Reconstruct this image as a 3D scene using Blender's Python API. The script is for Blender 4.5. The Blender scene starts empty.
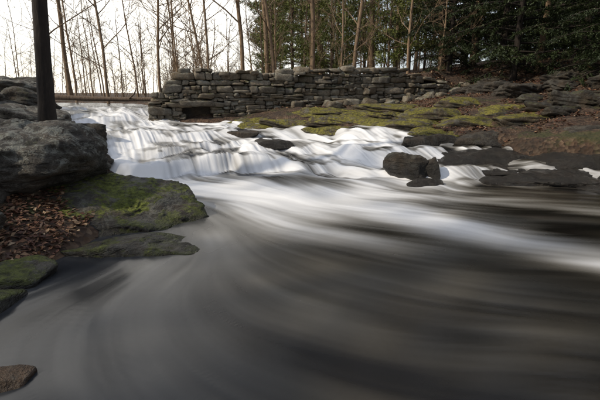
import bpy, math, random
import numpy as np
from mathutils import Vector, Matrix
rng=np.random.default_rng(7); random.seed(7)
scene=bpy.context.scene
COL=scene.collection

# ---------------------------------------------------------------- noise
def _h(ix,iy,iz,seed):
    n=(ix.astype(np.int64)*374761393+iy.astype(np.int64)*668265263+iz.astype(np.int64)*2147483647+seed*1274126177)&0xFFFFFFFF
    n=((n^(n>>13))*1274126177)&0xFFFFFFFF
    n=((n^(n>>16))*2246822519)&0xFFFFFFFF
    n=n^(n>>15)
    return (n&0xFFFFFF)/float(0xFFFFFF)
def vn(x,y,z=None,seed=0):
    x=np.asarray(x,float); y=np.asarray(y,float)
    z=np.zeros_like(x) if z is None else np.asarray(z,float)
    ix=np.floor(x);iy=np.floor(y);iz=np.floor(z)
    fx=x-ix;fy=y-iy;fz=z-iz
    fx=fx*fx*(3-2*fx);fy=fy*fy*(3-2*fy);fz=fz*fz*(3-2*fz)
    ix=ix.astype(np.int64);iy=iy.astype(np.int64);iz=iz.astype(np.int64)
    def c(a,b,d): return _h(ix+a,iy+b,iz+d,seed)
    a=(c(0,0,0)*(1-fx)+c(1,0,0)*fx)*(1-fy)+(c(0,1,0)*(1-fx)+c(1,1,0)*fx)*fy
    b=(c(0,0,1)*(1-fx)+c(1,0,1)*fx)*(1-fy)+(c(0,1,1)*(1-fx)+c(1,1,1)*fx)*fy
    return (a*(1-fz)+b*fz)*2-1
def fbm(x,y,z=None,seed=0,oct=4,g=.5):
    s=0;a=1;t=0
    for i in range(oct):
        f=2.03**i
        s=s+a*vn(x*f,y*f,None if z is None else z*f,seed+i*17);t+=a;a*=g
    return s/t
def sst(a,b,x):
    t=np.clip((x-a)/(b-a),0,1);return t*t*(3-2*t)

# ---------------------------------------------------------------- layout functions (world metres)
def xl(y): return np.interp(y,[0,2,3,4.3,5,6,7,8,9,10,12,15,18,22,27,32,80],[-2.4,-2.3,-2.4,-2.2,-2.0,-2.4,-3.1,-3.9,-4.6,-5.2,-7.0,-9.4,-12,-17,-32,-60,-200])
def xr(y): return np.interp(y,[0,5,6.5,7.5,8.5,9.5,10.3,11,12,12.9,13.2,15,18,22,26,30,80],[9,9,8,6,4.8,4.0,3.0,1.6,-.6,-1.5,-4.5,-4.8,-6.0,-10,-22,-50,-180])
def yw(x): return 13+.294*(x+4.7)
LX_=[-4,-3,-2.2,-1.5,-.6,.3,1.2,2.2,3.5,6];LY_=[7.0,7.2,7.9,8.5,8.7,8.1,7.5,7.3,7.5,7.2]
def water_z(x,y,detail=True):
    x=np.asarray(x,float);y=np.asarray(y,float)
    led=np.interp(x,LX_,LY_)
    led=led+.30*vn(x*1.3,y*.3,seed=3)+.12*vn(x*3.3,y*.5,seed=4)
    s=y-led
    v1=.5+.5*vn(x*.9,y*0,seed=14)
    zl=(.25+.13*v1)*sst(-.14,.26,s)+(.19-.13*v1)*sst(.9+.4*v1,1.4+.5*v1,s)+.20*sst(1.8,2.8,s)
    zl=zl+.42*sst(11.0,13.2,y-.5*(x+6.8)*sst(-8,-6.5,x)+.3*vn(x*1.2,y*.4,seed=9))
    zr=.20*sst(-.1,.35,s)+.22*sst(1.0,1.7,s)+.22*sst(2.4,3.3,s)
    m=sst(-1.0,.6,x)
    z=zl*(1-m)+zr*m
    if detail:
        act=sst(-1.0,.5,s)*(1-.9*sst(13.5,16,y))
        z=z+act*(.15*fbm(x*1.3,y*1.5,seed=21,oct=3)+.035*vn(x*3.2,y*2.8,seed=5))
        z=z+(.008+.02*sst(3.5,6,y))*fbm(x*1.1,y*1.6,seed=31,oct=2)*(1-act)
    z=z+.07*np.exp(-((x-1.0)/.9)**2-((y-7.1)/.35)**2)+.06*np.exp(-((x+.6)/.8)**2-((y-7.4)/.4)**2)
    z=z+.09*np.exp(-((x+.75)/.6)**2-((y-9.75)/.3)**2)+.08*np.exp(-((x-.8)/.5)**2-((y-9.1)/.25)**2)
    return z
def ground_z(x,y):
    x=np.asarray(x,float);y=np.asarray(y,float)
    w=water_z(x,y,False)
    dl=xl(y)-x; dr=x-xr(y)
    ins=np.minimum(-dl,-dr)
    base=w-.10-.35*sst(0,.7,ins)
    n=.12*fbm(x*.9,y*.9,seed=41)+.05*fbm(x*4,y*4,seed=42,oct=3)
    left=w+.05+.10*sst(0,.5,dl)+.24*np.clip(dl-.3,0,4)
    left=np.minimum(left,2.0+0*x)
    left=left*(1-sst(18,30,y))+1.45*sst(18,30,y)
    right=.10+.15*(np.clip(y,6,14)-7)+.15*np.clip(x-3,0,14)+.06*np.clip(x-10,0,40)+.05*vn(x*.8,y*2.2,seed=45)-.28*(1-sst(-2.5,-.2,x))*sst(11,12,y)
    back=1.15+.9*sst(-4.5,-1.5,x)+.13*np.clip(x-3,0,20)+.022*np.clip(y-15,0,120)*sst(-4,6,x-.05*y)
    wr=sst(5,7,x)
    tb=sst(0,1,(y-(yw(x)+.25-1.5*wr))/(.4+4*wr))
    right=right*(1-tb)+back*tb
    zl=base*(1-sst(-.05,.25,dl))+left*sst(-.05,.25,dl)
    zr=base*(1-sst(-.05,.5,dr))+right*sst(-.05,.5,dr)
    z=np.where(dl>dr,zl,zr)
    return z+n*sst(-.3,.3,-ins)

# ---------------------------------------------------------------- mesh helpers
def mk(name,V,F,mat=None,smooth=True,parent=None,link=True):
    V=np.asarray(V,np.float32);F=np.asarray(F,np.int32)
    me=bpy.data.meshes.new(name)
    k=F.shape[1]
    me.vertices.add(len(V));me.vertices.foreach_set('co',V.ravel())
    me.loops.add(F.size);me.loops.foreach_set('vertex_index',F.ravel())
    me.polygons.add(len(F));me.polygons.foreach_set('loop_start',np.arange(0,F.size,k,dtype=np.int32))
    me.polygons.foreach_set('loop_total',np.full(len(F),k,np.int32))
    me.polygons.foreach_set('use_smooth',np.full(len(F),smooth))
    me.update(calc_edges=True)
    if mat: me.materials.append(mat)
    if not link: return me
    ob=bpy.data.objects.new(name,me);COL.objects.link(ob)
    if parent: ob.parent=parent
    return ob
def attr(me,name,val):
    a=me.attributes.new(name,'FLOAT','POINT');a.data.foreach_set('value',np.asarray(val,np.float32).ravel())
def gridfaces(ny,nx):
    i=np.arange(ny*nx).reshape(ny,nx)
    return np.stack([i[:-1,:-1],i[:-1,1:],i[1:,1:],i[1:,:-1]],-1).reshape(-1,4)

# ---------------------------------------------------------------- materials
class M:
    def __init__(s,name):
        s.m=bpy.data.materials.new(name);s.m.use_nodes=True;s.t=s.m.node_tree;s.n=s.t.nodes;s.l=s.t.links
        s.b=s.n['Principled BSDF']
    def node(s,ty,**kw):
        nd=s.n.new(ty)
        for k,v in kw.items(): setattr(nd,k,v)
        return nd
    def link(s,a,b): s.l.new(a,b)
    def noise(s,vec,scale,detail=6,rough=.6,dist=0):
        n=s.node('ShaderNodeTexNoise');n.inputs['Scale'].default_value=scale;n.inputs['Detail'].default_value=detail
        n.inputs['Roughness'].default_value=rough;n.inputs['Distortion'].default_value=dist
        s.link(vec,n.inputs['Vector']);return n.outputs['Fac']
    def ramp(s,fac,stops,interp='LINEAR'):
        r=s.node('ShaderNodeValToRGB');r.color_ramp.interpolation=interp
        e=r.color_ramp.elements
        while len(e)<len(stops): e.new(.5)
        for el,(p,c) in zip(e,stops):
            el.position=p;el.color=(c if len(c)==4 else (*c,1)) if not isinstance(c,(int,float)) else (c,c,c,1)
        s.link(fac,r.inputs['Fac']);return r.outputs['Color']
    def mix(s,f,a,b,mode='MIX'):
        m=s.node('ShaderNodeMix',data_type='RGBA',blend_type=mode)
        for v,i in ((f,0),(a,6),(b,7)):
            if isinstance(v,(int,float)): m.inputs[i].default_value=v if i==0 else (v,v,v,1)
            elif isinstance(v,tuple): m.inputs[i].default_value=(*v,1)
            else: s.link(v,m.inputs[i])
        return m.outputs[2]
    def math(s,op,a,b=None,clamp=False):
        m=s.node('ShaderNodeMath',operation=op,use_clamp=clamp)
        for v,i in ((a,0),(b,1)):
            if v is None: continue
            if isinstance(v,(int,float)): m.inputs[i].default_value=v
            else: s.link(v,m.inputs[i])
        return m.outputs[0]
    def geo(s):
        g=s.node('ShaderNodeNewGeometry');return g
    def bump(s,h,dist,strength=1,normal=None):
        b=s.node('ShaderNodeBump');b.inputs['Distance'].default_value=dist;b.inputs['Strength'].default_value=strength
        s.link(h,b.inputs['Height'])
        if normal: s.link(normal,b.inputs['Normal'])
        return b.outputs['Normal']
    def sep(s,v):
        x=s.node('ShaderNodeSeparateXYZ');s.link(v,x.inputs[0]);return x.outputs

def rock_mat(name,dark=(.045,.042,.038),light=(.22,.21,.19),lichen=.35,moss=.5,wet=None,mosscol=(.075,.085,.018),island=False,layer=.65,thr=.0):
    m=M(name);g=m.geo();P=g.outputs['Position'];N=m.sep(g.outputs['Normal'])[2]
    n1=m.noise(P,1.7,4,.62);n2=m.noise(P,8,6,.72);n3=m.noise(P,45,3,.7)
    mp=m.node('ShaderNodeMapping');mp.inputs['Scale'].default_value=(1.2,1.2,9);mp.inputs['Rotation'].default_value=(.15,-.3,0);m.link(P,mp.inputs[0])
    n4=m.noise(mp.outputs[0],1.6,4,.65,.5)
    col=m.ramp(n1,[(.3,dark),(.5,tuple((a+b)/2.3 for a,b in zip(dark,light))),(.72,light)])
    if island:
        ri=g.outputs['Random Per Island']
        col=m.mix(ri,m.mix(.55,col,(.04,.036,.03)),m.mix(.6,col,light))
        wn=m.node('ShaderNodeTexWhiteNoise',noise_dimensions='1D');m.link(ri,wn.inputs['W'])
        col=m.mix(m.math('MULTIPLY',wn.outputs['Value'],.5),col,(.28,.19,.10))
    col=m.mix(m.ramp(n2,[(.32,.0),(.6,1)]),m.mix(.6,col,(.015,.013,.011)),col)
    col=m.mix(m.math('MULTIPLY',m.ramp(m.noise(P,3.1,3),[(.45,0),(.65,1)]),.5),col,m.mix(.5,col,(.17,.105,.05)))
    if layer: col=m.mix(m.math('MULTIPLY',m.ramp(n4,[(.36,1),(.44,0)]),layer),col,(.018,.016,.013))
    col=m.mix(m.math('MULTIPLY',m.ramp(n3,[(.45,0),(.6,1)]),.4),col,(.03,.027,.022))
    lm=m.math('MULTIPLY',m.ramp(m.noise(P,4.5,7,.8,.6),[(.50,0),(.56,1)]),lichen)
    lm=m.math('MULTIPLY',lm,m.ramp(N,[(-.1,.25),(.5,1)]))
    col=m.mix(lm,col,(.36,.37,.32))
    mm=m.math('MULTIPLY',m.ramp(m.noise(P,2.6,7,.78,.4),[(.62-.32*moss,0),(.70-.32*moss,1)]),m.ramp(N,[(.3,0),(.75,1)]))
    mm=m.math('MULTIPLY',mm,min(1,moss*2))
    mc=m.mix(m.ramp(m.noise(P,16,5,.75),[(.35,0),(.65,1)]),tuple(c*.22 for c in mosscol),tuple(c*1.8 for c in mosscol))
    col=m.mix(mm,col,mc)
    if wet is not None:
        z=m.sep(P)[2]
        zz=m.math('ADD',z,m.math('MULTIPLY',n1,.12))
        w=m.node('ShaderNodeMapRange');w.inputs[1].default_value=wet+.16;w.inputs[2].default_value=wet-.02
        w.inputs[3].default_value=0;w.inputs[4].default_value=1;m.link(zz,w.inputs[0]);w=w.outputs[0]
        col=m.mix(w,col,m.mix(.68,col,(.008,.007,.006)))
        rr=m.math('SUBTRACT',.8,m.math('MULTIPLY',w,.55));m.link(rr,m.b.inputs['Roughness'])
    else: m.b.inputs['Roughness'].default_value=.85
    m.link(col,m.b.inputs['Base Color'])
    h=m.math('ADD',m.math('MULTIPLY',n2,1.2),m.math('MULTIPLY',n3,.35))
    if layer: h=m.math('ADD',h,m.math('MULTIPLY',m.ramp(n4,[(.34,0),(.48,1)]),.5))
    m.link(m.bump(h,.07,1),m.b.inputs['Normal'])
    return m.m

mat_boulder=rock_mat('boulder_rock',dark=(.030,.026,.021),light=(.23,.21,.18),lichen=.6,moss=.2,wet=.0,mosscol=(.07,.08,.02))
mat_slab=rock_mat('mossy_wet_rock',dark=(.022,.019,.016),light=(.13,.12,.10),lichen=.25,moss=.52,wet=.08,mosscol=(.11,.13,.018),layer=.4)
mat_wet=rock_mat('wet_dark_rock',dark=(.013,.011,.009),light=(.085,.07,.055),lichen=.12,moss=.12,wet=.5,layer=0)
mat_mid=rock_mat('midstream_rock',dark=(.014,.012,.010),light=(.10,.085,.065),lichen=.15,moss=.12,wet=.30,layer=.4)
mat_ledge=rock_mat('mossy_ledge_rock',dark=(.045,.037,.026),light=(.20,.155,.10),lichen=.25,moss=.62,wet=.45,mosscol=(.19,.17,.026),layer=.5)
mat_bank=rock_mat('bank_rock',dark=(.016,.013,.010),light=(.085,.07,.052),lichen=.16,moss=.34,mosscol=(.065,.07,.017),layer=0)
mat_wall=rock_mat('wall_stone',dark=(.11,.095,.07),light=(.52,.47,.38),lichen=.5,moss=.35,mosscol=(.11,.12,.025),island=True,layer=0)

m=M('forest_floor');g=m.geo();P=g.outputs['Position']
v=m.node('ShaderNodeTexVoronoi');v.inputs['Scale'].default_value=16;m.link(P,v.inputs['Vector'])
hsv=m.sep(v.outputs['Color'])[0]
c=m.ramp(hsv,[(0,(.03,.018,.012)),(.35,(.07,.038,.024)),(.65,(.11,.062,.036)),(1,(.17,.115,.075))])
c=m.mix(m.ramp(m.noise(P,1.2,4),[(.35,0),(.65,.8)]),c,(.022,.017,.012))
c=m.mix(m.math('MULTIPLY',m.ramp(m.noise(P,.9,5,.7),[(.55,0),(.63,1)]),.7),c,(.04,.047,.013))
m.link(c,m.b.inputs['Base Color']);m.b.inputs['Roughness'].default_value=.95
m.link(m.bump(v.outputs['Distance'],.04,.8),m.b.inputs['Normal'])
mat_ground=m.m

m=M('flowing_water')
def at(n):
    a=m.node('ShaderNodeAttribute',attribute_name=n);return a.outputs['Fac']
foam=at('foam');st=at('streak');sky_tint=at('left_sky_tint')
deep=m.mix(st,(.008,.007,.006),(.052,.046,.036))
deep=m.mix(sky_tint,deep,m.mix(st,(.012,.014,.018),(.055,.062,.074)))  # left side bluer: sky reflection and turbidity put into the deep colour
fc=m.mix(m.ramp(foam,[(.05,0),(.65,1)]),(.47,.435,.36),(.88,.89,.905))
m.link(m.mix(foam,deep,fc),m.b.inputs['Base Color'])
m.link(m.math('ADD',.20,m.math('MULTIPLY',foam,.5)),m.b.inputs['Roughness'])
m.b.inputs['IOR'].default_value=1.34
m.link(m.bump(st,.014,.5),m.b.inputs['Normal'])
mat_water=m.m

def bark(name,a,b,sc=1):
    m=M(name);tc=m.node('ShaderNodeTexCoord');mp=m.node('ShaderNodeMapping');mp.inputs['Scale'].default_value=(1,1,.18)
    m.link(tc.outputs['Object'],mp.inputs[0])
    n=m.noise(mp.outputs[0],22*sc,4,.65);n2=m.noise(tc.outputs['Object'],1.6,2)
    oi=m.node('ShaderNodeObjectInfo')
    c=m.ramp(n,[(.3,tuple(x*.35 for x in a)),(.5,a),(.72,b)])
    c=m.mix(m.ramp(n2,[(.4,0),(.7,.5)]),c,tuple(x*.6 for x in b))
    c=m.mix(m.math('MULTIPLY',oi.outputs['Random'],.5),c,tuple(x*.45 for x in a))
    m.link(c,m.b.inputs['Base Color']);m.b.inputs['Roughness'].default_value=.92
    m.link(m.bump(n,.02,.9),m.b.inputs['Normal']);return m.m
bark_grey=bark('grey_bark',(.26,.175,.105),(.46,.34,.23))
bark_dark=bark('dark_bark',(.03,.022,.017),(.075,.056,.04))
bark_pine=bark('pine_bark',(.13,.09,.06),(.28,.2,.14))
def leafm(name,a,b):
    m=M(name);g=m.geo();oi=m.node('ShaderNodeObjectInfo')
    c=m.mix(m.ramp(m.noise(g.outputs['Position'],1.1,2),[(.35,0),(.65,1)]),a,b)
    c=m.mix(m.math('MULTIPLY',g.outputs['Random Per Island'],.5),c,tuple(x*.4 for x in a))
    c=m.mix(m.math('MULTIPLY',oi.outputs['Random'],.4),c,tuple(x*.7 for x in b))
    m.link(c,m.b.inputs['Base Color']);m.b.inputs['Roughness'].default_value=.6
    return m.m
leaf_hem=leafm('hemlock_needles',(.018,.032,.010),(.05,.072,.02))
leaf_pine=leafm('pine_needles',(.09,.115,.02),(.20,.22,.045))
m=M('dead_leaves');g=m.geo()
c=m.ramp(g.outputs['Random Per Island'],[(0,(.04,.02,.014)),(.35,(.11,.044,.026)),(.65,(.17,.08,.04)),(.9,(.24,.145,.08)),(1,(.35,.26,.17))])
m.link(c,m.b.inputs['Base Color']);m.b.inputs['Roughness'].default_value=.7;mat_dead=m.m

# ---------------------------------------------------------------- ground sheet
def spaced(a,b,h,far,k=1.12):
    c=list(np.arange(a,b+1e-6,h));s=h;x=b
    while x<far: s*=k;x+=s;c.append(x)
    s=h;x=a
    while x>-far: s*=k;x-=s;c.insert(0,x)
    return np.array(c)
gx=spaced(-11,14,.07,500);gy=spaced(0,21,.07,500)
X,Y=np.meshgrid(gx,gy)
Z=ground_z(X,Y)
ground=mk('ground',np.stack([X,Y,Z],-1).reshape(-1,3),gridfaces(len(gy),len(gx)),mat_ground)

# ---------------------------------------------------------------- flow field + line integral convolution
ctrl=np.array([(-9,18,.5,-1),(-7,15,.5,-.8),(-5.5,12.5,.55,-1),(-4,10.5,.55,-1),(-2.5,11.8,.9,-.6),(-1,10.8,.8,-.7),(-3,8,.5,-1),(-1.5,8.9,.35,-1),(1,8.5,.6,-1),
(0,7,.8,-.7),(2.5,8.8,.6,-1),(-1.8,6.5,.95,-.4),(0,5.7,.9,-.5),(1.5,6.5,.9,-.4),(2,5,.95,-.4),(3.5,5.6,1,-.25),(5,6.5,1,-.3),(4,4,1,-.2),(2,3.6,.95,-.35),(3,3,1,-.25),
(.3,4.3,.85,-.6),(0,2.5,.9,-.5),(1.2,2.4,.97,-.3),(-.9,5,.6,-.8),(-.9,4.1,.3,-.95),(-1.4,3.3,-.2,-.95),(-2.2,2.9,-.5,-.8),(-1,2.5,.5,-.9),(.8,3.3,.95,-.4),(0,1.4,.9,-.45),(-2,1.8,.2,-.9),(3,1.5,1,-.2),(-.4,3.3,.7,-.8),(-1.2,1.6,.6,-.7)])
def flow(x,y):
    U=np.zeros_like(x);Vv=np.zeros_like(x);W=np.zeros_like(x)+1e-9
    for cx,cy,a,b in ctrl:
        s=.75+.06*cy
        w=1/(((x-cx)**2+(y-cy)**2)/s**2+.3)**2
        U+=w*a;Vv+=w*b;W+=w
    U/=W;Vv/=W
    q=1-.6*sst(6.5,8,y)
    U+=.35*q*vn(x*.9,y*.9,seed=61);Vv+=.25*q*vn(x*.9,y*.9,seed=62)
    l=np.sqrt(U*U+Vv*Vv)+1e-6
    return U/l,Vv/l
h=.025;X0,X1,Y0,Y1=-13,10,.4,20
lx=np.arange(X0,X1,h);ly=np.arange(Y0,Y1,h)
LX,LY=np.meshgrid(lx,ly)
FU,FV=flow(LX,LY)
nx,ny=len(lx),len(ly)
def samp(A,px,py):
    fx=np.clip((px-X0)/h,0,nx-1.001);fy=np.clip((py-Y0)/h,0,ny-1.001)
    i=fx.astype(np.int32);j=fy.astype(np.int32);fx-=i;fy-=j
    return (A[j,i]*(1-fx)+A[j,i+1]*fx)*(1-fy)+(A[j+1,i]*(1-fx)+A[j+1,i+1]*fx)*fy
def near(A,px,py):
    i=np.clip(((px-X0)/h+.5).astype(np.int32),0,nx-1);j=np.clip(((py-Y0)/h+.5).astype(np.int32),0,ny-1)
    return A[j,i]
def lic(src,steps,ds):
    acc=src.copy();wt=1.0
    for sg in (1,-1):
        px=LX.copy();py=LY.copy()
        for k in range(steps):
            u=near(FU,px,py);v=near(FV,px,py)
            px+=sg*ds*u;py+=sg*ds*v
            w=.5+.5*math.cos(math.pi*(k+1)/(steps+1))
            acc+=w*samp(src,px,py);wt+=w
    acc/=wt
    return (acc-acc.mean())/acc.std()
n_f=rng.random(LX.shape)*1.0+vn(LX*14,LY*14,seed=71)*.8
n_c=vn(LX*4.2,LY*4.2,seed=72)+.6*vn(LX*2,LY*2,seed=73)
L1=lic(n_f,18,.04);L2=lic(n_c,18,.05)

# ---------------------------------------------------------------- water sheet
ux=np.linspace(-1,1,760)
wy=[.5];
while wy[-1]<19: wy.append(wy[-1]+max(.012,.0052*wy[-1]))
while wy[-1]<34: wy.append(wy[-1]*1.02)
wy=np.array(wy)
xa=np.minimum(xl(wy)-.7,-2.9);xb=xr(wy)+.6
S=(ux+1)/2
X=xa[:,None]*(1-S)+xb[:,None]*S;Y=np.repeat(wy[:,None],len(ux),1)
Z=water_z(X,Y)
l1=samp(L1,X,Y);l2=samp(L2,X,Y)
far=np.maximum(sst(17,20,Y),(X<-12.5)*1.)
l1*=1-far;l2*=1-far
eps=.06
sl=np.hypot((water_z(X+eps,Y)-water_z(X-eps,Y)),(water_z(X,Y+eps)-water_z(X,Y-eps)))/(2*eps)
def stroke(pts):
    out=np.zeros_like(X)
    for (x0,y0,w0,s0),(x1,y1,w1,s1) in zip(pts[:-1],pts[1:]):
        dx,dy=x1-x0,y1-y0;t=np.clip(((X-x0)*dx+(Y-y0)*dy)/(dx*dx+dy*dy),0,1)
        d=np.hypot(X-x0-t*dx,Y-y0-t*dy);w=w0+(w1-w0)*t;s=s0+(s1-s0)*t
        out=np.maximum(out,s*np.exp(-(d/w)**2*1.2))
    return out
fd=.012*np.ones_like(X)
led=np.interp(X,LX_,LY_)
fd=np.maximum(fd,.50*sst(-1.4,-.2,Y-led)*(1-.8*sst(2.2,3.4,X))*(1-.5*sst(14,17,Y)))
fd=np.maximum(fd,.88*sst(.10,.45,sl)*sst(6,7,Y)*(1-.55*sst(2.4,3.4,X)))
A=stroke([(-3.2,7.3,.6,.9),(-1.6,6.7,.75,.97),(0,6.2,.85,.97),(1.0,5.6,.75,.84),(2.0,4.7,.6,.58),(3.1,3.85,.42,.48),(4.5,3.2,.5,.45)])
B=stroke([(-.8,6.3,.7,.7),(-.2,5.3,.8,.6),(.2,4.6,.75,.36),(.9,3.8,.7,.15),(1.9,3.0,.8,.06)])
C=stroke([(2.2,4.0,.2,.10),(3.0,3.45,.28,.5),(4,3,.4,.5)])
D=stroke([(-1.0,4.3,.3,.16),(-1.3,3.6,.25,.10),(-1.8,2.9,.3,.04)])
E=stroke([(1.2,6.6,.5,.75),(2.2,6.1,.4,.30),(4,5.3,.3,.18),(6,5,.3,.10)])
G=stroke([(-.6,3.3,.5,.06),(.3,2.8,.55,.11),(1.2,2.4,.55,.08),(2.3,2.1,.7,.04)])
fd=1-(1-fd)*(1-A)*(1-B)*(1-C)*(1-D)*(1-E)*(1-G)
nearf=sst(3.0,6.0,Y)
fall=sst(.15,.5,sl)*sst(6.5,7.5,Y)
k=(.05+.06*nearf)+.55*fd*(1-fd)*2*(.6+.4*nearf)+.18*sst(7,8,Y)
foamv=fd+k*((.27+.14*nearf)*l2+(.08+.12*nearf+.10*fall)*l1)
foamv=foamv-.6*sst(.08,.5,fbm(X*1.1,Y*2.6,seed=83,oct=3))*sst(7.6,8.6,Y)*(1-fall)
foamv=np.clip(foamv,.0,1)
foamv=np.where(Y>17,foamv*.5,foamv)
Z=Z+(.003+.02*sst(0,.6,fd)*sst(4,8,Y))*l2*.5+(.006+.004*fall)*l1*sst(6,9,Y)
water=mk('river_water',np.stack([X,Y,Z],-1).reshape(-1,3),gridfaces(len(wy),len(ux)),mat_water)
attr(water.data,'foam',foamv);attr(water.data,'streak',np.clip(.45+.22*l2+.08*l1,0,1))
attr(water.data,'left_sky_tint',np.clip(sst(.4,-1.6,X)*sst(6.5,4,Y)*.9+0,0,1) if False else np.clip((1-sst(-1.6,.6,X))*.85,0,1))  # mask for the painted bluish sky reflection, rising towards the left

# ---------------------------------------------------------------- rocks
def ico(sub):
    import bmesh
    bm=bmesh.new();bmesh.ops.create_icosphere(bm,subdivisions=sub,radius=1)
    V=np.array([v.co[:] for v in bm.verts]);F=np.array([[v.index for v in f.verts] for f in bm.faces]);bm.free()
    return V,F
ICO={s:ico(s) for s in (4,5,6)}
def rock(name,loc,size,seed,mat,planes=None,n=14,rot=(0,0,0),sub=5,rough=.05,strata=0.0,soft=30,fn=2.2):
    r=np.random.default_rng(seed);D,F=ICO[sub]
    if planes is None:
        N=r.normal(size=(n,3));N/=np.linalg.norm(N,axis=1)[:,None];d=r.uniform(.68,.95,n)
        ax=np.array([[1,0,0],[-1,0,0],[0,1,0],[0,-1,0],[0,0,1],[0,0,-1.]])+r.normal(size=(6,3))*.12
        N=np.vstack([N,ax/np.linalg.norm(ax,axis=1)[:,None]]);d=np.append(d,r.uniform(.8,1,6))
    else:
        N=np.array([p[:3] for p in planes],float);N/=np.linalg.norm(N,axis=1)[:,None];d=np.array([p[3] for p in planes])
    q=np.maximum(D@N.T,1e-3)/d
    rr=1/((q**soft).sum(1)**(1/soft))
    V=D*rr[:,None]
    if planes is None: V=V*1.05
    V=V*np.array(size)
    sc=min(1,max(size))
    nn=fbm(V[:,0]*fn+seed,V[:,1]*fn,V[:,2]*fn*1.6,seed=seed,oct=6,g=.6)
    rd=1-np.abs(fbm(V[:,0]*1.8+seed,V[:,1]*1.8,V[:,2]*4,seed=seed+9,oct=4,g=.55))*2
    V=V+D*((nn*rough*2.4-np.clip(rd-.72,0,1)*rough*1.6)*sc)[:,None]
    if strata>0:
        tz=V[:,2]*9+.9*V[:,0]*1+1.2*fbm(V[:,0],V[:,1],V[:,2],seed=seed+3,oct=3)
        fr=tz-np.floor(tz)
        stp=(np.abs(fr-.5)*2)**4
        hz=np.maximum(0,1-np.abs(D[:,2]))
        lay=vn(np.floor(tz)*3.7,V[:,0]*.8,V[:,1]*.8,seed=seed)
        V[:,:2]-=D[:,:2]*((stp+.7*lay)*strata*hz)[:,None]
    R=np.array(Matrix.Rotation(rot[2],3,'Z')@Matrix.Rotation(rot[1],3,'Y')@Matrix.Rotation(rot[0],3,'X'))
    V=V@R.T
    o=mk(name,V,F,mat);o.location=loc
    return o
rock('boulder',(-3.78,5.2,.78),(1,1,1),11,mat_boulder,planes=[(.10,-.36,1,.48),(.0,.3,1,.52),(1,-.15,.9,.92),(1,-.3,-.55,.98),(.35,-.8,.25,.86),(.25,-.75,-.75,.68),(.8,-.3,-1,.70),(-1,0,0,1.5),(0,1,0,.9),(0,0,-1,.8),(.8,.9,.1,1.0),(-.2,-1,.1,.95),(.75,-.75,.45,.95)],rot=(0,.05,0),sub=6,rough=.08,strata=.035,fn=1.3,soft=44)
rock('boulder',(-3.2,3.65,.34),(.34,.36,.24),13,mat_boulder,sub=5,rough=.05)
rock('mossy_rock_slab',(-2.18,4.95,-.02),(1,1,1),15,mat_slab,planes=[(.16,-.26,1,.24),(.5,-.5,.9,.42),(1,-.35,.3,.88),(.9,.5,.3,.9),(.3,-1,.4,.50),(-.3,-1,.3,.7),(0,1,.2,.8),(-1,0,0,1.3),(0,0,-1,.4),(1,-1,.6,.72)],sub=6,rough=.06,strata=.05,soft=44)
rock('wet_rock_slab',(-1.85,3.95,-.05),(.78,.36,.17),17,mat_slab,sub=5,rough=.05,rot=(0,.03,.12))
rock('river_rock',(-2.6,3.2,-.02),(.5,.36,.2),18,mat_slab,sub=5,rough=.05,rot=(0,0,.4))
rock('river_rock',(-2.5,2.72,-.06),(.35,.3,.2),28,mat_slab,sub=5)
rock('river_rock',(-1.72,1.92,-.03),(.16,.14,.12),19,rock_mat('brown_rock',dark=(.05,.03,.02),light=(.2,.12,.07),lichen=.1,moss=.1,wet=-.02,layer=0),sub=5,rough=.05)
rock('river_rock',(-3.9,4.2,.3),(.5,.5,.35),20,mat_boulder)
for i,(x,y,z,a,b,c) in enumerate([(-5.6,8.3,1.0,.9,.7,.4),(-6.6,9.5,1.35,1.1,.8,.35),(-7.6,10.8,1.6,1.2,.9,.35),(-4.7,7.6,.8,.7,.6,.35),(-6.9,8.3,1.5,.8,.7,.3),(-8.6,12.5,1.6,1.3,.9,.4),(-4.1,7.3,.3,.6,.5,.35),(-5.0,9.2,.6,.5,.5,.35)]):
    rock('bank_rock',(x,y,z),(a,b,c),40+i,mat_bank if i%2 else mat_boulder,sub=5,rough=.07,strata=.06,rot=(0,.1,i))
rock('boulder',(2.08,7.55,.12),(.44,.40,.38),161,mat_mid,n=18,rot=(.1,.25,.5),sub=5,rough=.11,soft=22)
rock('boulder',(2.46,7.4,.18),(.16,.2,.28),54,mat_mid,n=9,sub=5,rough=.08,soft=24)
rock('river_rock',(2.25,6.95,.02),(.36,.22,.13),55,mat_wet,sub=5)
rock('river_rock',(-.55,9.75,.36),(.6,.25,.16),57,mat_wet,sub=5,rot=(0,.05,-.1))
rock('river_rock',(-1.5,10.6,.5),(.4,.2,.14),58,mat_wet,sub=5)
for i,(x,y,z,a,b,c,r) in enumerate([(4.1,8.9,.12,1.5,.8,.35,.15),(5.9,8.1,.08,1.7,.8,.42,-.1),(7.3,7.4,.1,1.5,.9,.4,-.2),(3.3,9.9,.3,1.1,.6,.33,.2),(5.0,9.6,.40,1.4,.7,.35,-.1),(7.0,9.2,.55,1.6,.9,.4,.1),(3.9,8.0,.04,1.0,.5,.18,.1),(5.0,7.4,.02,1.3,.6,.18,0),(8.6,9.0,.6,1.5,.9,.4,.1),(6.1,6.8,.0,1.4,.6,.17,-.1),(3.1,8.9,.2,.7,.4,.2,.1),(4.0,7.1,-.03,.8,.4,.12,.0)]):
    rock('wet_rock_slab',(x,y,z),(a,b,c),70+i,mat_wet,sub=5,rough=.06,strata=.08,rot=(.05,-.03,r),n=16)
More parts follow.
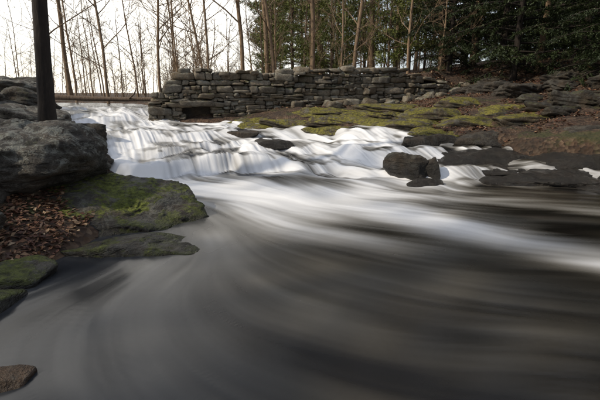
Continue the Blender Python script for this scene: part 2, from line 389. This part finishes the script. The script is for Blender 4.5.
for i,(x,y,z,a,b,c,r) in enumerate([(.0,12.1,.62,1.2,.6,.24,.05),(1.6,11.9,.74,1.5,.7,.24,-.1),(2.7,11.0,.66,1.3,.6,.26,-.15),(4.1,11.8,.88,1.4,.8,.3,.1),(1.0,12.9,.90,1.6,.6,.25,.25),(3.2,13.2,1.05,1.7,.7,.24,.2),(4.7,10.7,.72,1.1,.7,.3,-.3),(-1.1,12.0,.5,.8,.5,.2,0),(1.3,11.1,.52,1.1,.45,.2,.05),(5.3,12.9,1.15,1.3,.8,.3,.2),(.2,11.45,.44,.7,.35,.2,0),(3.6,10.2,.5,1.1,.5,.25,.1),(5.8,11.6,1.0,1.2,.8,.3,0),(6.0,10.3,.85,1.2,.6,.3,.1),(2.4,12.4,.9,1.2,.5,.2,.1),(-1.3,12.9,.6,1.0,.5,.25,.25)]):
    rock('mossy_rock_ledge',(x,y,z),(a,b,c),90+i,mat_ledge,sub=5,rough=.05,strata=.09,rot=(.04,.02,r),n=16)
for i in range(64):
    x=rng.uniform(5.6,13.5);y=rng.uniform(9.0,16)
    s=rng.uniform(.18,.55)
    rock('bank_rock',(x,y,float(ground_z(x,y))+.02),(s*1.6,s,s*.55),130+i,mat_wet if i%3==0 else mat_bank,sub=4 if s<.35 else 5,rough=.10,strata=.09,rot=(0,.05,rng.uniform(-.4,.4)),n=10,soft=44)

# ---------------------------------------------------------------- dry stone wall
def cube_t(k=4):
    ln=np.linspace(-1,1,k+1);Vs=[];Fs=[];o=0
    A,B=np.meshgrid(ln,ln)
    for ax in range(3):
        for sg in (-1,1):
            P=np.zeros((k+1,k+1,3));P[...,ax]=sg;P[...,(ax+1)%3]=A;P[...,(ax+2)%3]=B
            f=gridfaces(k+1,k+1)+o
            if sg<0: f=f[:,::-1]
            Vs.append(P.reshape(-1,3));Fs.append(f);o+=(k+1)**2
    V=np.vstack(Vs);F=np.vstack(Fs)
    u,inv=np.unique(np.round(V,5),axis=0,return_inverse=True)
    return u,inv.ravel()[F]
CT,CF=cube_t(7)
WV=[];WF=[];wo=0
wd=np.array([1,.294,0]);wd/=np.linalg.norm(wd);wn=np.array([wd[1],-wd[0],0])
def stone(s0,s1,z0,z1,depth,out,seed,tilt=.05):
    global wo
    r=np.random.default_rng(seed)
    a=(s1-s0)/2;c=(z1-z0)/2
    p=CT.copy()
    e=r.uniform(4,9)
    L=(np.abs(p)**e).sum(1)**(1/e);p=p/L[:,None]
    q=p*np.array([a*1.03,depth/2,c*1.04])
    q[:,2]+=p[:,0]*c*r.uniform(-.3,.3)*(p[:,2]>-.5);q[:,0]+=p[:,2]*a*r.uniform(-.16,.16)
    q[:,1]+=p[:,2]*r.uniform(-.04,.04)+p[:,0]*r.uniform(-.04,.04)
    off=r.uniform(0,50,3)
    q+=p*(.035*fbm(q[:,0]*6+off[0],q[:,1]*6+off[1],q[:,2]*8+off[2],seed=5,oct=4,g=.6))[:,None]
    th=r.normal()*tilt;q[:,[0,2]]=np.stack([q[:,0]*math.cos(th)-q[:,2]*math.sin(th),q[:,0]*math.sin(th)+q[:,2]*math.cos(th)],1)
    base=np.array([-4.7,13,0])+wd*((s0+s1)/2)-wn*(depth/2-out)
    W=base+np.outer(q[:,0],wd)-np.outer(q[:,1],wn)+np.outer(q[:,2],[0,0,1])
    W[:,2]+=(z0+z1)/2
    WV.append(W);WF.append(CF+wo);wo+=len(W)
Ltot=10.9
def wtop(s):
    return np.interp(s,[0,.25,.3,.6,.65,1.0,3,5.5,7.6,8.6,9.8,10.9],[1.5,1.55,1.85,1.95,2.12,2.22,2.24,2.32,2.36,2.38,2.2,2.0])+.10*vn(s*1.7,0*s,seed=8)
z=.40;sid=1000
while z<2.6:
    hgt=rng.choice([.10,.13,.16,.2,.24]);s=-rng.uniform(0,.2) if z<1.3 else -rng.uniform(0,.05)
    while s<Ltot:
        w=rng.choice([rng.uniform(.14,.3),rng.uniform(.3,.75)])
        s1=min(s+w,Ltot);mid=(s+s1)/2;x,y=-4.7+wd[0]*mid,13+wd[1]*mid
        zo=.05*float(vn(np.array(mid*.7),np.array(z*2),seed=66))+.05*float(vn(np.array(mid*.35),np.array(0.),seed=67))
        top=float(wtop(np.array(mid)))
        gz=min(float(ground_z(x+.1,y-.4)),float(ground_z(x+.1,y-.8)))
        ok=z+hgt*.55<top and z+hgt>gz-.15
        if z<1.18 and mid>1.02 and mid<1.75: ok=False
        if ok:
            z0,z1=z+zo,z+zo+hgt;spl=rng.random();o_=rng.normal()*.045
            if hgt>=.16 and spl<.45:
                zm=z0+hgt*rng.uniform(.35,.65);c1=s+(s1-s)*rng.uniform(.3,.7)
                stone(s,s1,z0,zm,rng.uniform(.4,.6),o_,sid);sid+=1
                if spl<.25:
                    stone(s,c1,zm,z1,rng.uniform(.4,.6),rng.normal()*.05,sid);sid+=1
                    stone(c1,s1,zm,z1,rng.uniform(.4,.6),rng.normal()*.05,sid)
                else: stone(s,s1,zm,z1,rng.uniform(.4,.6),rng.normal()*.05,sid)
            else: stone(s,s1,z0,z1,rng.uniform(.4,.6),o_,sid)
            sid+=1
        s=s1
    z+=hgt
stone(.85,1.95,1.17,1.35,.5,.10,77,0)
s=.9
while s<Ltot-.3:
    w_=rng.uniform(.3,.75)
    if rng.random()<.8:
        t=float(wtop(np.array(s+.2)));stone(s,s+w_,t-.05,t+rng.uniform(.05,.16),.6,rng.uniform(-.06,.12),sid,.08);sid+=1
    s+=w_+rng.uniform(0,.12)
for i in range(34):
    s=rng.uniform(3.2,13) if i<20 else rng.uniform(9,12.5);o_=rng.uniform(.2,.9) if i<20 else rng.uniform(-.2,.9)
    x,y=-4.7+wd[0]*s+wn[0]*o_,13+wd[1]*s+wn[1]*o_;gz=float(ground_z(x,y))
    w_=rng.uniform(.2,.5);hh_=rng.uniform(.12,.25);stone(s,s+w_,gz-.04,gz+hh_,.35,o_,sid,.2);sid+=1
wall=mk('stone_wall',np.vstack(WV),np.vstack(WF),mat_wall)
ss=np.linspace(.3,Ltot-.1,60);P=[]
for s in ss:
    b=np.array([-4.7,13,0])+wd*s
    t=float(wtop(np.array(s)))-.12
    P+= [b-wn*.3+[0,0,.4],b-wn*.3+[0,0,t],b-wn*.8+[0,0,t],b-wn*.8+[0,0,.4]]
F=[]
for i in range(59):
    o=i*4
    for k2 in range(4): F.append([o+k2,o+(k2+1)%4,o+4+(k2+1)%4,o+4+k2])
F.append([0,1,2,3]);F.append([59*4+3,59*4+2,59*4+1,59*4])
core=mk('rubble_core',P,F,mat_wet,smooth=False,parent=wall)

# ---------------------------------------------------------------- trees
class TB:
    def __init__(s): s.V=[];s.F=[];s.o=0
    def tube(s,P,R,k=5):
        P=np.asarray(P,float);R=np.asarray(R,float);n=len(P)
        T=np.gradient(P,axis=0);T/=np.linalg.norm(T,axis=1)[:,None]+1e-9
        ref=np.array([1,0,0]) if abs(T[0,2])>.7 else np.array([0,0,1])
        A=np.cross(T,ref);A/=np.linalg.norm(A,axis=1)[:,None]+1e-9;B=np.cross(T,A)
        a=np.linspace(0,2*np.pi,k,endpoint=False)
        V=P[:,None]+R[:,None,None]*(np.cos(a)[None,:,None]*A[:,None]+np.sin(a)[None,:,None]*B[:,None])
        i=np.arange(n*k).reshape(n,k);j=np.roll(i,-1,axis=1)
        s.F.append(np.stack([i[:-1],j[:-1],j[1:],i[1:]],-1).reshape(-1,4)+s.o);s.V.append(V.reshape(-1,3));s.o+=n*k
    def quads(s,Q):
        n=len(Q);s.V.append(Q.reshape(-1,3));f=np.arange(n*4).reshape(n,4)+s.o;s.o+=n*4;return f
def curve(r,p0,d,L,n,wob,grav):
    P=[np.array(p0,float)];d=np.array(d,float);d/=np.linalg.norm(d)
    for i in range(n):
        d=d+r.normal(size=3)*wob+np.array([0,0,grav]);d/=np.linalg.norm(d);P.append(P[-1]+d*L/n)
    return np.array(P)
def bare_tree(seed,H,r0,low=.2,nb=22,lean=.03,mat=None,twigs=3,forkiness=1.0,wob=.035):
    r=np.random.default_rng(seed);t=TB()
    n=16;P=curve(r,(0,0,-.4),(r.normal()*lean,r.normal()*lean,1),H,n,wob,.02)
    R=r0*(1-np.linspace(0,1,n+1))**.75*.95+.012;R[0]*=1.5;R[1]*=1.1
    t.tube(P,R,9)
    for b in range(nb):
        u=low+(1-low)*((b+r.random())/nb)**1.0*.97;k=u*n;i=min(int(k),n-1);p=P[i]+(P[i+1]-P[i])*(k-i)
        az=r.uniform(0,2*np.pi);up=r.uniform(.25,1.1)
        L=H*(.30*(1-u)+.07)*r.uniform(.6,1.3)*forkiness;rb=min(r0*.42,R[i]*.5)*r.uniform(.5,1)
        Q=curve(r,p,(math.cos(az),math.sin(az),up),L,7,.13,.05);t.tube(Q,rb*np.linspace(1,.18,8)+.004,5)
        for q in range(twigs+2):
            j=r.integers(2,7);d=(Q[j+0]-Q[j-1])/np.linalg.norm(Q[j]-Q[j-1])+r.normal(size=3)*.55+[0,0,.15]
            Q2=curve(r,Q[j],d,L*r.uniform(.25,.5),5,.15,.04);t.tube(Q2,rb*.35*np.linspace(1,.25,6)+.003,3)
            for q3 in range(twigs):
                j2=r.integers(1,5);d=(Q2[j2]-Q2[j2-1]);d=d/np.linalg.norm(d)+r.normal(size=3)*.6
                Q3=curve(r,Q2[j2],d,L*r.uniform(.1,.25),3,.15,.03);t.tube(Q3,np.array([.008,.006,.005,.003]),3)
    return mk('bare_tree_mesh',np.vstack(t.V),np.vstack(t.F),mat,link=False)
def evergreen(seed,H,r0,low,reach,nb,dens,leaf,bm,lm,droop=-.05,up=.15,tuft=False,twigw=.32):
    r=np.random.default_rng(seed);t=TB();LQ=[]
    n=14;P=curve(r,(0,0,-.4),(r.normal()*.02,r.normal()*.02,1),H,n,.012,.01)
    R=r0*(1-np.linspace(0,1,n+1))**.8+.01;R[0]*=1.35
    t.tube(P,R,9)
    for b in range(nb):
        u=low+(1-low)*((b+r.random())/nb)**1.15;u=min(u,.985);k=u*n;i=min(int(k),n-1);p=P[i]+(P[i+1]-P[i])*(k-i)
        az=b*2.4+r.normal()*.4
        L=reach*((1-u)/(1-low))**.7*r.uniform(.55,1.15)+.25
        Q=curve(r,p,(math.cos(az),math.sin(az),up+r.normal()*.1),L,8,.07,droop);t.tube(Q,min(R[i]*.4,.045)*np.linspace(1,.15,9)+.004,4)
        side0=np.array([-math.sin(az),math.cos(az),0])
        nt=int(L*9)+4
        for q in range(nt):
            uu=r.uniform(.18,1);k2=uu*8;j=min(int(k2),7);c0=Q[j]+(Q[j+1]-Q[j])*(k2-j);dd=Q[j+1]-Q[j];dd/=np.linalg.norm(dd)
            sg=r.choice([-1,1]);tl=L*twigw*(1.1-uu*.75)*r.uniform(.5,1.2)+.08
            td=dd*.7+side0*sg+[0,0,r.normal()*.12+(.25 if tuft else -.15)];td/=np.linalg.norm(td)
            m_=max(3,int(tl*dens))
            s=r.uniform(.1,1,m_)**.8
            if tuft: s=np.clip(r.normal(.8,.18,m_),0,1.1)
            c=c0+np.outer(s*tl,td)+r.normal(size=(m_,3))*(.09 if tuft else .03)
            c[:,2]-=(s**2)*tl*.18*(0 if tuft else 1)
            if tuft: a=r.normal(size=(m_,3))+[0,0,.5]
            else: a=td+r.normal(size=(m_,3))*.55
            a/=np.linalg.norm(a,axis=1)[:,None]
            bb=np.cross(a,r.normal(size=(m_,3))*(1 if tuft else .35)+[0,0,1]);bb/=np.linalg.norm(bb,axis=1)[:,None]+1e-6
            sz=leaf*r.uniform(.6,1.4,m_)[:,None];wdt=(.2 if tuft else .3)
            LQ.append(np.stack([c-a*sz,c+bb*sz*wdt,c+a*sz,c-bb*sz*wdt],1))
    nt_=sum(len(f) for f in t.F)
    f=t.quads(np.vstack(LQ));F=np.vstack(t.F+[f])
    me=mk('evergreen_mesh',np.vstack(t.V),F,bm,link=False,smooth=False)
    me.materials.append(lm)
    mi=np.zeros(len(F),np.int32);mi[nt_:]=1;me.polygons.foreach_set('material_index',mi)
    return me
def put(name,me,x,y,rot=None,s=1,parent=None,z=None,tilt=(0,0)):
    o=bpy.data.objects.new(name,me);COL.objects.link(o)
    o.location=(x,y,float(ground_z(x,y)) if z is None else z);o.rotation_euler=(tilt[0],tilt[1],random.uniform(0,6.28) if rot is None else rot);o.scale=(s,s,s)
    if parent: o.parent=parent
    return o
bares=[bare_tree(200+i,H,r0,low,nb,mat=bark_grey,twigs=tw) for i,(H,r0,low,nb,tw) in enumerate([(17,.11,.22,22,3),(20,.14,.3,24,3),(14,.07,.15,22,3),(22,.17,.35,24,3),(11,.05,.1,20,3)])]
saps=[bare_tree(220+i,H,r0,.08,18,mat=bark_grey,twigs=3,lean=.1) for i,(H,r0) in enumerate([(4.5,.025),(6,.035),(3,.018)])]
hems=[evergreen(300+i,H,.17,low,3.6,66,20,.10,bark_dark,leaf_hem) for i,(H,low) in enumerate([(15,.08),(18,.12),(12,.06)])]
hemn=evergreen(310,10,.14,.09,3.4,70,60,.05,bark_dark,leaf_hem)
pines=[evergreen(320+i,H,.13,low,3.0,50,20,.13,bark_pine,leaf_pine,droop=.02,up=.2,tuft=True) for i,(H,low) in enumerate([(19,.22),(16,.12),(22,.3)])]
young=[evergreen(330+i,H,.06,.12,1.7,32,34,.09,bark_pine,leaf_pine,droop=.02,up=.3,tuft=True) for i,H in enumerate([6.5,8.5])]

near_t=bare_tree(401,13,.125,.42,14,lean=.0,mat=bark_dark,twigs=3,wob=.016)
put('leaning_tree',near_t,-4.42,7.1,rot=0,z=.95,tilt=(0,.10))
R_=random.Random(5)
for (x,y,k,s) in [(-9.8,21,2,1),(-12.5,23,4,1),(-14.5,24,0,1),(-7.0,23.5,4,1),(-5.0,22,2,.9),(-10.8,32,0,1),(-3.0,22,0,1),(-1.2,19.5,2,1),(-15.5,28,1,1),(-3.9,18.5,4,1)]:
    put('bare_tree',bares[k],x,y,s=s)
for (x,y,k,s) in [(.6,20,0,1),(2.4,19,2,1.1),(1.3,24,3,1),(3.6,21,1,1),(5.2,23,0,1),(6.6,19.5,3,.9),(-2.0,26,1,1),(8.6,21,1,1),(4.6,17.8,4,1),(10.2,18,0,1)]:
    put('bare_tree',bares[k],x,y,s=s)
for (x,y,k,s) in [(2.4,29,0,.9),(-.5,31,1,.9),(5.0,30,1,1),(.9,35,2,1),(7.4,27,0,.9),(-2.5,36,0,1)]:
    put('pine_tree',pines[k],x,y,s=s)
for (x,y,k,s) in [(-1.6,27,0,1),(.2,22.5,1,.9),(1.6,21.5,0,.9),(3.0,23,1,1),(4.3,20.5,0,1),(5.6,21.5,1,1),(2.0,26,1,1.1),(4.0,26,1,1.2),(6.8,23,1,1.1)]:
    put('young_pine',young[k],x,y,s=s)
for (x,y,k,s) in [(8.4,16.5,3,.9),(11,15.2,3,1),(13.2,13.4,3,1.0),(6.6,18.6,3,.8),(9.8,20.5,1,.9),(13,19.5,0,1),(16,18,1,1),(15.5,14,0,1),(12.0,11.4,3,.9),(9.6,13.2,3,.65),(16.8,22,0,1),(10.8,10.2,3,.75)]:
    put('hemlock_tree',hemn if k==3 else hems[k],x,y,s=s)
brush=bpy.data.objects.new('riverside_brush',None);COL.objects.link(brush)
for i in range(80):
    y=R_.uniform(17,40);x=y*R_.uniform(-.8,.4) if i<45 else y*R_.uniform(-.6,-.15)
    if xl(y)<x<xr(y)+.3 : continue
    put('sapling',saps[i%3],x,y,parent=brush,s=R_.uniform(.5,1) if x<-2 else 1)
forest=bpy.data.objects.new('distant_forest',None);COL.objects.link(forest)
for i in range(110):
    y=36+100*R_.random()**1.1;x=y*R_.uniform(-.95,.25)
    if xl(y)-1<x<xr(y)+1: continue
    put('distant_bare_tree',bares[(0,2,4,2,1)[i%5]],x,y,s=R_.uniform(.6,1.0),parent=forest)
for i in range(20):
    y=R_.uniform(38,80);x=y*R_.uniform(-.10,.30);put('distant_pine',pines[i%3],x,y,s=R_.uniform(.7,1.1),parent=forest)
for i in range(32):
    y=R_.uniform(26,55);x=y*R_.uniform(.32,1.0);put('distant_hemlock',hems[i%3],x,y,s=R_.uniform(.9,1.3),parent=forest)
for (x,y,k,s) in [(-10,-1,0,1),(-7.5,-5,1,1),(-4.5,-5.5,2,1),(-12,3,0,.9),(9.5,3,0,1),(12,7,1,1),(8,-3,1,1),(0,-7,1,1),(4,-8,0,1)]:  # unseen hemlocks added beside and behind the camera to shade the foreground
    put('hemlock_tree',hems[k],x,y,s=s)

t=TB()
Pl=np.array([(-11.6,17.5,1.55),(-10.4,17.6,1.42),(-9,17.8,1.36),(-7.5,18,1.32),(-6,18.1,1.34),(-4.7,18.2,1.42)]);t.tube(Pl,[.11,.11,.1,.09,.08,.06],9)
t.tube([(-7.5,18,1.32),(-7.1,17.7,1.55),(-6.9,17.5,1.8)],[.04,.03,.01],5);t.tube([(-6,18.1,1.34),(-5.6,18.4,1.7),(-5.5,18.6,2.0)],[.04,.025,.01],5)
mk('fallen_log',np.vstack(t.V),np.vstack(t.F),bark_pine)

# ---------------------------------------------------------------- leaf litter
def leaves(n,xa,xb,ya,yb,sz):
    x=rng.uniform(xa,xb,n);y=rng.uniform(ya,yb,n)
    dl=xl(y)-x;dr=x-xr(y);k=(np.maximum(dl,dr)>.12)&(vn(x*1.4,y*1.4,seed=91)>-.25)
    x=x[k];y=y[k];n=len(x);z=ground_z(x,y)+rng.uniform(.0,.03,n)
    a=rng.normal(size=(n,3))*[1,1,.3];a/=np.linalg.norm(a,axis=1)[:,None]
    b=np.cross(a,rng.normal(size=(n,3))*.35+[0,0,1]);b/=np.linalg.norm(b,axis=1)[:,None]
    s=(sz*rng.uniform(.6,1.3,n))[:,None];c=np.stack([x,y,z],-1);up=np.array([0,0,1])*s*.25
    return np.stack([c-a*s,c+b*s*.55+up,c+a*s,c-b*s*.55+up*rng.random((n,1))],1)
Q=np.vstack([leaves(9000,-4.6,-2.0,2.2,6,.032),leaves(9000,-9,-3.5,6,13,.045),leaves(16000,2,13,9,17,.045),leaves(9000,-4,12,14,20,.06)])
mk('leaf_litter',Q.reshape(-1,3),np.arange(len(Q)*4).reshape(-1,4),mat_dead,smooth=False)

# ---------------------------------------------------------------- light, sky, camera
el=math.radians(38);az=math.radians(-112)
w=bpy.data.worlds.new("World");scene.world=w;w.use_nodes=True
nt=w.node_tree
sky=nt.nodes.new('ShaderNodeTexSky');sky.sky_type='NISHITA';sky.sun_disc=False
sky.sun_elevation=el;sky.sun_rotation=az;sky.dust_density=1.0;sky.air_density=1.0
tc=nt.nodes.new('ShaderNodeTexCoord');cn=nt.nodes.new('ShaderNodeTexNoise');cn.inputs['Scale'].default_value=1.6;cn.inputs['Detail'].default_value=4
nt.links.new(tc.outputs['Generated'],cn.inputs['Vector'])
mr=nt.nodes.new('ShaderNodeMapRange');mr.inputs[1].default_value=.3;mr.inputs[2].default_value=.7;mr.inputs[3].default_value=.45;mr.inputs[4].default_value=.9
nt.links.new(cn.outputs['Fac'],mr.inputs[0])
dt=nt.nodes.new('ShaderNodeVectorMath');dt.operation='DOT_PRODUCT';dt.inputs[1].default_value=Vector((-.60,.78,.10)).normalized()
nt.links.new(tc.outputs['Generated'],dt.inputs[0])
gl=nt.nodes.new('ShaderNodeMapRange');gl.inputs[1].default_value=.70;gl.inputs[2].default_value=.95;gl.interpolation_type='SMOOTHSTEP'
nt.links.new(dt.outputs['Value'],gl.inputs[0])
cc=nt.nodes.new('ShaderNodeMix');cc.data_type='RGBA';cc.inputs[6].default_value=(4.9,5.1,5.5,1);cc.inputs[7].default_value=(17,16.0,14.2,1)
nt.links.new(gl.outputs[0],cc.inputs[0])
mx=nt.nodes.new('ShaderNodeMix');mx.data_type='RGBA';nt.links.new(cc.outputs[2],mx.inputs[7])
nt.links.new(mr.outputs[0],mx.inputs[0]);nt.links.new(sky.outputs[0],mx.inputs[6])
bg=nt.nodes['Background'];bg.inputs['Strength'].default_value=.14
nt.links.new(mx.outputs[2],bg.inputs[0])
sd=Vector((math.sin(az)*math.cos(el),math.cos(az)*math.cos(el),math.sin(el)))
L=bpy.data.lights.new('sun','SUN');L.energy=3.0;L.angle=math.radians(1.5);L.color=(1,.88,.70)
so=bpy.data.objects.new('sun',L);COL.objects.link(so);so.rotation_euler=sd.to_track_quat('Z','Y').to_euler();so.location=(-20,20,20)
cd=bpy.data.cameras.new('camera');cd.lens=24;cd.sensor_width=36;cd.clip_end=2000;cd.clip_start=.05
co=bpy.data.objects.new('camera',cd);COL.objects.link(co);co.location=(0,0,1.6);co.rotation_euler=(math.radians(75),0,0)
scene.camera=co
scene.view_settings.view_transform='Standard';scene.view_settings.look='None';scene.view_settings.exposure=0
